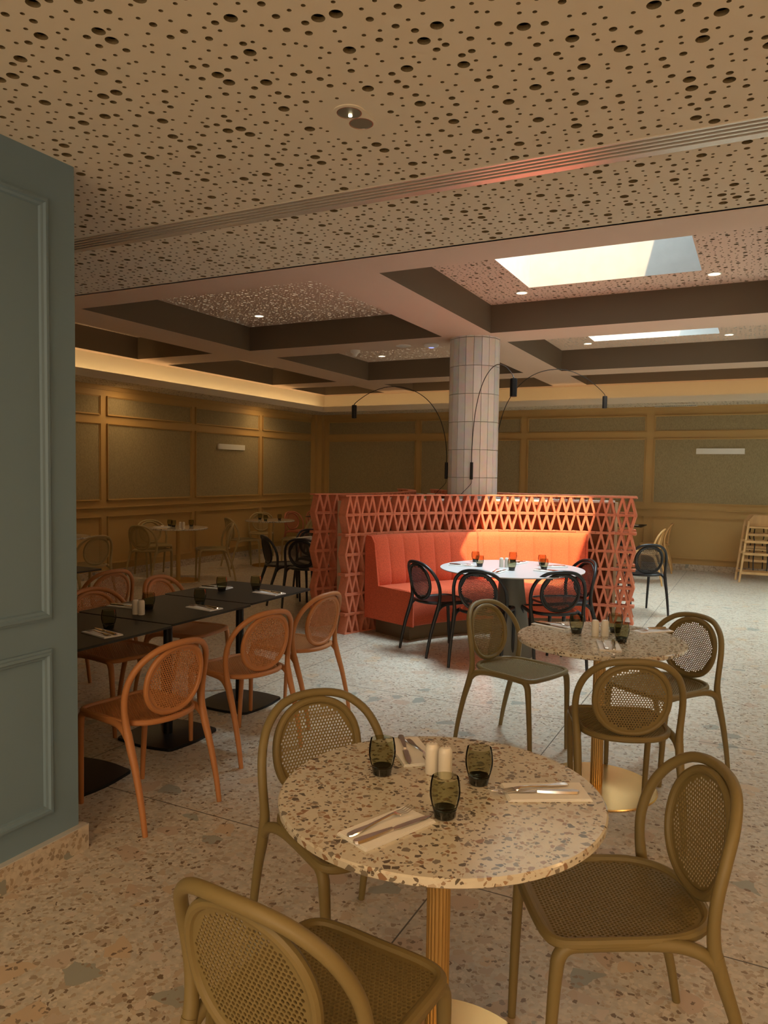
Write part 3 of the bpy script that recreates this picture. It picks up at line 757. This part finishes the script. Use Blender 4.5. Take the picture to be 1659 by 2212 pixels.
# ------------------------------------------------------------------ arc lamps on the column
def arc_lamp(base_deg, head, zt, label):
    t = thing('arc_wall_lamp', label, 'lamp', group='black arc lamps on the column')
    a = D(base_deg); base = Vector((PCX+.30*math.cos(a), PCY+.30*math.sin(a)))
    hd = Vector(head); d = hd-base
    b = MB(); b.tube([(base.x, base.y, 1.49), (base.x, base.y, 1.68)], .017, 14); b.build('wall_bracket', M_BMET, t)
    prof = [(0, 1.66), (0, 1.80), (.025, 2.0), (.085, 2.2), (.19, 2.37), (.33, 2.485), (.50, 2.545), (.66, 2.545), (.82, 2.49), (.93, 2.42), (.99, 2.37), (1.0, 2.35)]
    k = (zt-1.66)/(2.35-1.66)
    P = [(base.x+d.x*u, base.y+d.y*u, 1.66+(z-1.66)*k) for u, z in prof]
    b = MB(); b.tube(spline(P, 5), .0042, 8, up=(.3, .5, .1)); b.build('arc_rod', M_BMET, t)
    b = MB(); b.lathe([(.0, zt-.16), (.018, zt-.16), (.03, zt-.158), (.031, zt-.02), (.028, zt-.003), (.006, zt)], 20, (hd.x, hd.y, 0), cap=False); b.build('lamp_head', M_BMET, t)
    b = MB(); c = [(base.x, base.y, 1.49), (base.x-.005, base.y-.003, 1.44), (base.x-.07, base.y-.035, 1.36), (base.x-.13, base.y-.03, 1.30), (base.x-.15, base.y-.0, 1.285)]
    b.tube(spline(c, 4), .003, 6); b.build('cable', M_BMET, t)
arc_lamp(-72, (-1.93, 6.30), 2.38, 'black arc lamp on the front of the column curving over the banquette table')
arc_lamp(-158, (-4.40, 7.93), 2.36, 'black arc lamp curving from the column out to the left')
arc_lamp(48, (-1.83, 9.95), 2.58, 'black arc lamp curving from behind the column out to the right')

# ------------------------------------------------------------------ table settings
def make_glass():
    t = thing('tumbler', 'x', 'glass')
    b = MB(); b.lathe([(.0255, .018), (.031, .03), (.0355, .05), (.0362, .062), (.0345, .08), (.0315, .095), (.0300, .095), (.0330, .08), (.0345, .062), (.0338, .05), (.0290, .03), (.018, .021)], 32, cap=False); b.build('bowl', M_GLASS, t)
    b = MB(); b.lathe([(.021, 0), (.0245, .002), (.0262, .012), (.0285, .022), (.0270, .0225), (.015, .017)], 32); b.build('thick_base', M_GLASSB, t)
    return t
def make_shaker():
    t = thing('shaker', 'x', 'shaker')
    b = MB(); b.lathe([(.0175, 0), (.0185, .003), (.0185, .066), (.0175, .074), (.0135, .080), (.006, .0825), (.001, .083)], 28); o = b.build('body', M_CERAM, t)
    b = MB()
    for k in range(3):
        a = 2*PI*k/3; b.lathe([(.0012, .0815), (.0012, .0835)], 6, (.005*math.cos(a), .005*math.sin(a), 0))
    b.build('pour_holes', M_BLACKSLOT, t)
    return t
def make_napkin():
    b = MB(); n = 10
    for k, (z, s) in enumerate(((0, 1), (.0022, .985), (.0044, .97))):
        P = [(-.105*s, -.05), (.105*s, -.05+.001*k), (.105*s-.002*k, .05), (-.105*s, .05-.0012*k)]
        b.prism(P, z, z+.0018)
    o = b.build('napkin', M_PAPER, smooth=None); return tag(o, 'x', 'napkin')
def strip(b, pts, th):   # pts: list of (x, halfwidth, z)
    rings = [[(x, -w, z), (x, w, z), (x, w*.8, z+th), (x, -w*.8, z+th)] for x, w, z in pts]; b.loft(rings)
def make_fork():
    b = MB(); strip(b, [(-.10, .004, .001), (-.095, .0095, .002), (-.075, .0100, .003), (-.04, .0050, .004), (0, .0032, .007), (.035, .0032, .009), (.045, .009, .006), (.052, .0122, .004)], .0025)
    for k in range(4):
        y = -.0105+k*.007; b.tube([(.05, y, .0052), (.075, y, .004), (.098, y, .010)], [.0016, .0015, .0006], 6)
    return tag(b.build('fork', M_STEEL), 'x', 'fork')
def make_knife():
    b = MB(); strip(b, [(-.11, .004, .001), (-.105, .0090, .001), (-.085, .0100, .001), (-.02, .0060, .001), (-.005, .0045, .001)], .006)
    strip(b, [(-.006, .0045, .002), (.01, .0085, .0025), (.05, .0090, .0025), (.085, .0080, .0025), (.105, .0035, .0025), (.110, .0008, .0025)], .0015)
    return tag(b.build('knife', M_STEEL), 'x', 'knife')
protos = {}
def put(kind, x, y, z, rz, label, grp):
    if kind not in protos:
        o = {'g': make_glass, 's': make_shaker, 'n': make_napkin, 'f': make_fork, 'k': make_knife}[kind](); protos[kind] = o
        o.location = (x, y, z); o.rotation_euler = (0, 0, rz); o['label'] = label; o['group'] = grp; return o
    return dup(protos[kind], (x, y, z), rz, label, grp)
Z = .7505
def setting(x, y, ang, where, grp, fk=((-.0, .022, 4), (.005, -.022, -4)), z=Z):
    """napkin with cutlery; local x points away from the diner (towards the tines)"""
    a = D(ang); c, s = math.cos(a), math.sin(a)
    put('n', x, y, z, a, 'white folded paper napkin '+where, 'napkins '+grp)
    for kd, (dx, dy, da) in zip('fk', fk):
        put(kd, x+c*dx-s*dy, y+s*dx+c*dy, z+.0066, a+D(da), ('steel fork lying on the napkin ' if kd == 'f' else 'steel knife lying on the napkin ')+where, ('forks ' if kd == 'f' else 'knives ')+grp)
G1 = 'on the nearest terrazzo table'
for (x, y, w) in ((-.871, 1.746, 'smoked glass tumbler at the back left of the nearest table, in front of a napkin'), (-.630, 1.593, 'smoked glass tumbler nearest the front of the nearest table, before the shakers'), (-.623, 1.81, 'smoked glass tumbler right of the shakers on the nearest table')):
    put('g', x, y, Z, 0, w, 'tumblers '+G1)
put('s', -.757, 1.816, Z, 0, 'left one of the two ceramic shakers on the nearest table', 'shakers '+G1)
put('s', -.715, 1.806, Z, .4, 'right one of the two ceramic shakers on the nearest table', 'shakers '+G1)
setting(-.722, 1.478, 68, 'at the front left of the nearest table', G1, ((.0, .020, 2), (.0, -.024, -4)))
setting(-.455, 1.835, 209, 'at the right of the nearest table', G1, ((.030, -.010, 14), (.030, .010, -3)))
setting(-.868, 1.925, -50, 'at the back of the nearest table behind a tumbler', G1, ((.02, .020, 6), (.0, -.018, -8)))
G2 = 'on the second terrazzo table'
for (x, y, w) in ((-.807, 3.806, 'smoked tumbler left of the shakers on the second terrazzo table'), (-.637, 3.930, 'back one of the overlapping tumblers on the second terrazzo table'), (-.572, 3.715, 'front one of the overlapping tumblers on the second terrazzo table')):
    put('g', x, y, Z, 0, w, 'tumblers '+G2)
put('s', -.711, 3.788, Z, 0, 'left shaker of the pair on the second terrazzo table', 'shakers '+G2)
put('s', -.668, 3.812, Z, 0, 'right shaker of the pair on the second terrazzo table', 'shakers '+G2)
setting(-.955, 3.92, -20, 'at the back left of the second terrazzo table', G2)
setting(-.610, 3.590, 105, 'at the front of the second terrazzo table', G2)
setting(-.480, 4.060, 225, 'at the back right of the second terrazzo table', G2)
G3 = 'on the white banquette table'
for (x, y, w) in ((-2.30, 6.46, 'back one of the left pair of tumblers'), (-2.15, 6.15, 'front one of the left pair of tumblers'), (-1.99, 6.60, 'back tumbler of the middle pair'), (-1.832, 6.05, 'front tumbler of the middle pair'), (-1.70, 6.52, 'back tumbler of the right pair'), (-1.608, 6.233, 'front tumbler of the right pair')):
    put('g', x, y, Z, 0, 'smoked glass, '+w+' on the white banquette table', 'tumblers '+G3)
put('s', -1.975, 6.215, Z, 0, 'left pale shaker in the middle of the white banquette table', 'shakers '+G3)
put('s', -1.935, 6.235, Z, 0, 'right pale shaker in the middle of the white banquette table', 'shakers '+G3)
for (x, y, a, w) in ((-2.31, 6.13, 5, 'at the left end'), (-1.90, 5.90, 90, 'at the front edge'), (-1.93, 6.58, -100, 'at the back edge'), (-1.56, 6.15, 170, 'at the right end'), (-1.58, 6.48, 220, 'at the back right')):
    setting(x, y, a, w+' of the white banquette table', G3)
G4 = 'on the black tables'
for (x, y, w) in ((-2.893, 2.706, 'nearest the blue partition'), (-3.107, 3.201, 'behind the two shakers'), (-2.948, 3.455, 'behind the napkin at the right side'), (-3.169, 3.93, 'at the far left side'), (-3.002, 4.08, 'at the far end')):
    put('g', x, y, Z, 0, 'dark tumbler on the black tables, '+w, 'tumblers '+G4)
put('s', -3.058, 3.051, Z, 0, 'left white shaker of the pair on the black tables', 'shakers '+G4)
put('s', -3.021, 3.057, Z, 0, 'right white shaker of the pair on the black tables', 'shakers '+G4)
for (x, y, a, w) in ((-2.825, 2.60, 168, 'on the nearest black table'), (-3.275, 3.20, 5, 'on the left side of the middle black table'), (-2.858, 3.386, 172, 'on the right side of the middle black table'), (-3.29, 4.02, 5, 'on the left side of the farthest black table'), (-2.853, 4.02, 172, 'on the right side of the farthest black table')):
    setting(x, y, a, w, G4)
G5 = 'on the tables by the left wall'
for (x, y, w) in ((-7.45, 8.09, 'left'), (-7.319, 8.02, 'middle'), (-7.20, 8.25, 'right')):
    put('g', x, y, Z, 0, w+' tumbler on the nearer small terrazzo table by the left wall', 'tumblers '+G5)
put('s', -7.14, 7.96, Z, 0, 'left-hand pale shaker on the small terrazzo table by the left wall', 'shakers '+G5)
put('s', -7.105, 7.985, Z, 0, 'right-hand pale shaker on the small terrazzo table by the left wall', 'shakers '+G5)
setting(-7.45, 7.93, 20, 'on the small terrazzo table by the left wall', G5)
for (x, y, w) in ((-7.38, 10.13, 'left'), (-7.10, 9.90, 'middle'), (-7.05, 10.22, 'right')):
    put('g', x, y, Z, 0, w+' tumbler on the farther small terrazzo table', 'tumblers '+G5)
for (x, y, w) in ((-4.62, 7.42, 'front left'), (-4.72, 7.83, 'back'), (-4.30, 7.37, 'right, behind the brick pier,')):
    put('g', x, y, Z, 0, w+' tumbler on the cream lit white table', 'tumblers on the far white table')
setting(-4.76, 7.55, 20, 'at the left of the cream lit white table', 'on the far white table')
setting(-4.36, 7.28, 95, 'at the front of the cream lit white table', 'on the far white table')
setting(-6.95, 11.60, 90, 'on the dark table in the far left corner', 'on the far dark tables')
setting(-1.86, 12.75, 180, 'on the dark table at the back wall', 'on the far dark tables')

# ------------------------------------------------------------------ high chairs
def high_chair(label):
    t = thing('high_chair', label, 'high chair')
    for s in (-1, 1):
        b = MB()
        for (y0, y1) in ((-.27, -.06), (.27, .10)):
            x0, x1 = s*.27, s*.17
            rings = []
            for (x, y, z) in ((x0, y0, 0), (x1, y1, .90)):
                rings.append([(x-.014, y-.022, z), (x+.014, y-.022, z), (x+.014, y+.022, z), (x-.014, y+.022, z)])
            b.loft(rings)
        b.build('side_frame', M_WOOD, t, smooth=None)
    def fx(z): return .27-.1*z/.9
    def fy(z): return -.27+.21*z/.9
    for z in (.14, .32, .42, .52, .60, .70):
        b = MB(); w = fx(z)+.012; y = fy(z)-.025 if z in (.14, .42, .60) else fy(z)+.06
        b.box(-w, w, y-.012, y+.012, z-.018, z+.018); b.build('rail', M_WOOD, t, smooth=None)
    b = MB(); b.box(-.19, .19, -.10, .16, .47, .49); b.build('seat', M_WOOD, t, smooth=None)
    b = MB(); V = [(-.19, .82), (.19, .82), (.19, .89), (.11, .99), (-.11, .99), (-.19, .89)]
    b.loft([[(x, .07, z) for x, z in V], [(x, .09, z) for x, z in V]]); b.box(-.20, .20, -.08, .09, .80, .82); b.build('backrest', M_WOOD, t, smooth=None)
    b = MB()
    for x in (-.09, .09): b.tube(spline([(x, .05, .78), (x*1.1, -.02, .66), (x*.9, -.13, .56), (x*1.05, -.15, .35), (x, -.20, .18)], 4), .008, 6)
    b.build('strap', M_STRAP, t)
    return t
hc = high_chair('wooden high chair with black straps, front one of the nested pair by the back wall'); hc.location = (.04, 12.55, 0); hc['group'] = 'nested wooden high chairs'
dup(hc, (-.02, 12.82, 0), 0, 'wooden high chair nested behind another one by the back wall', 'nested wooden high chairs')
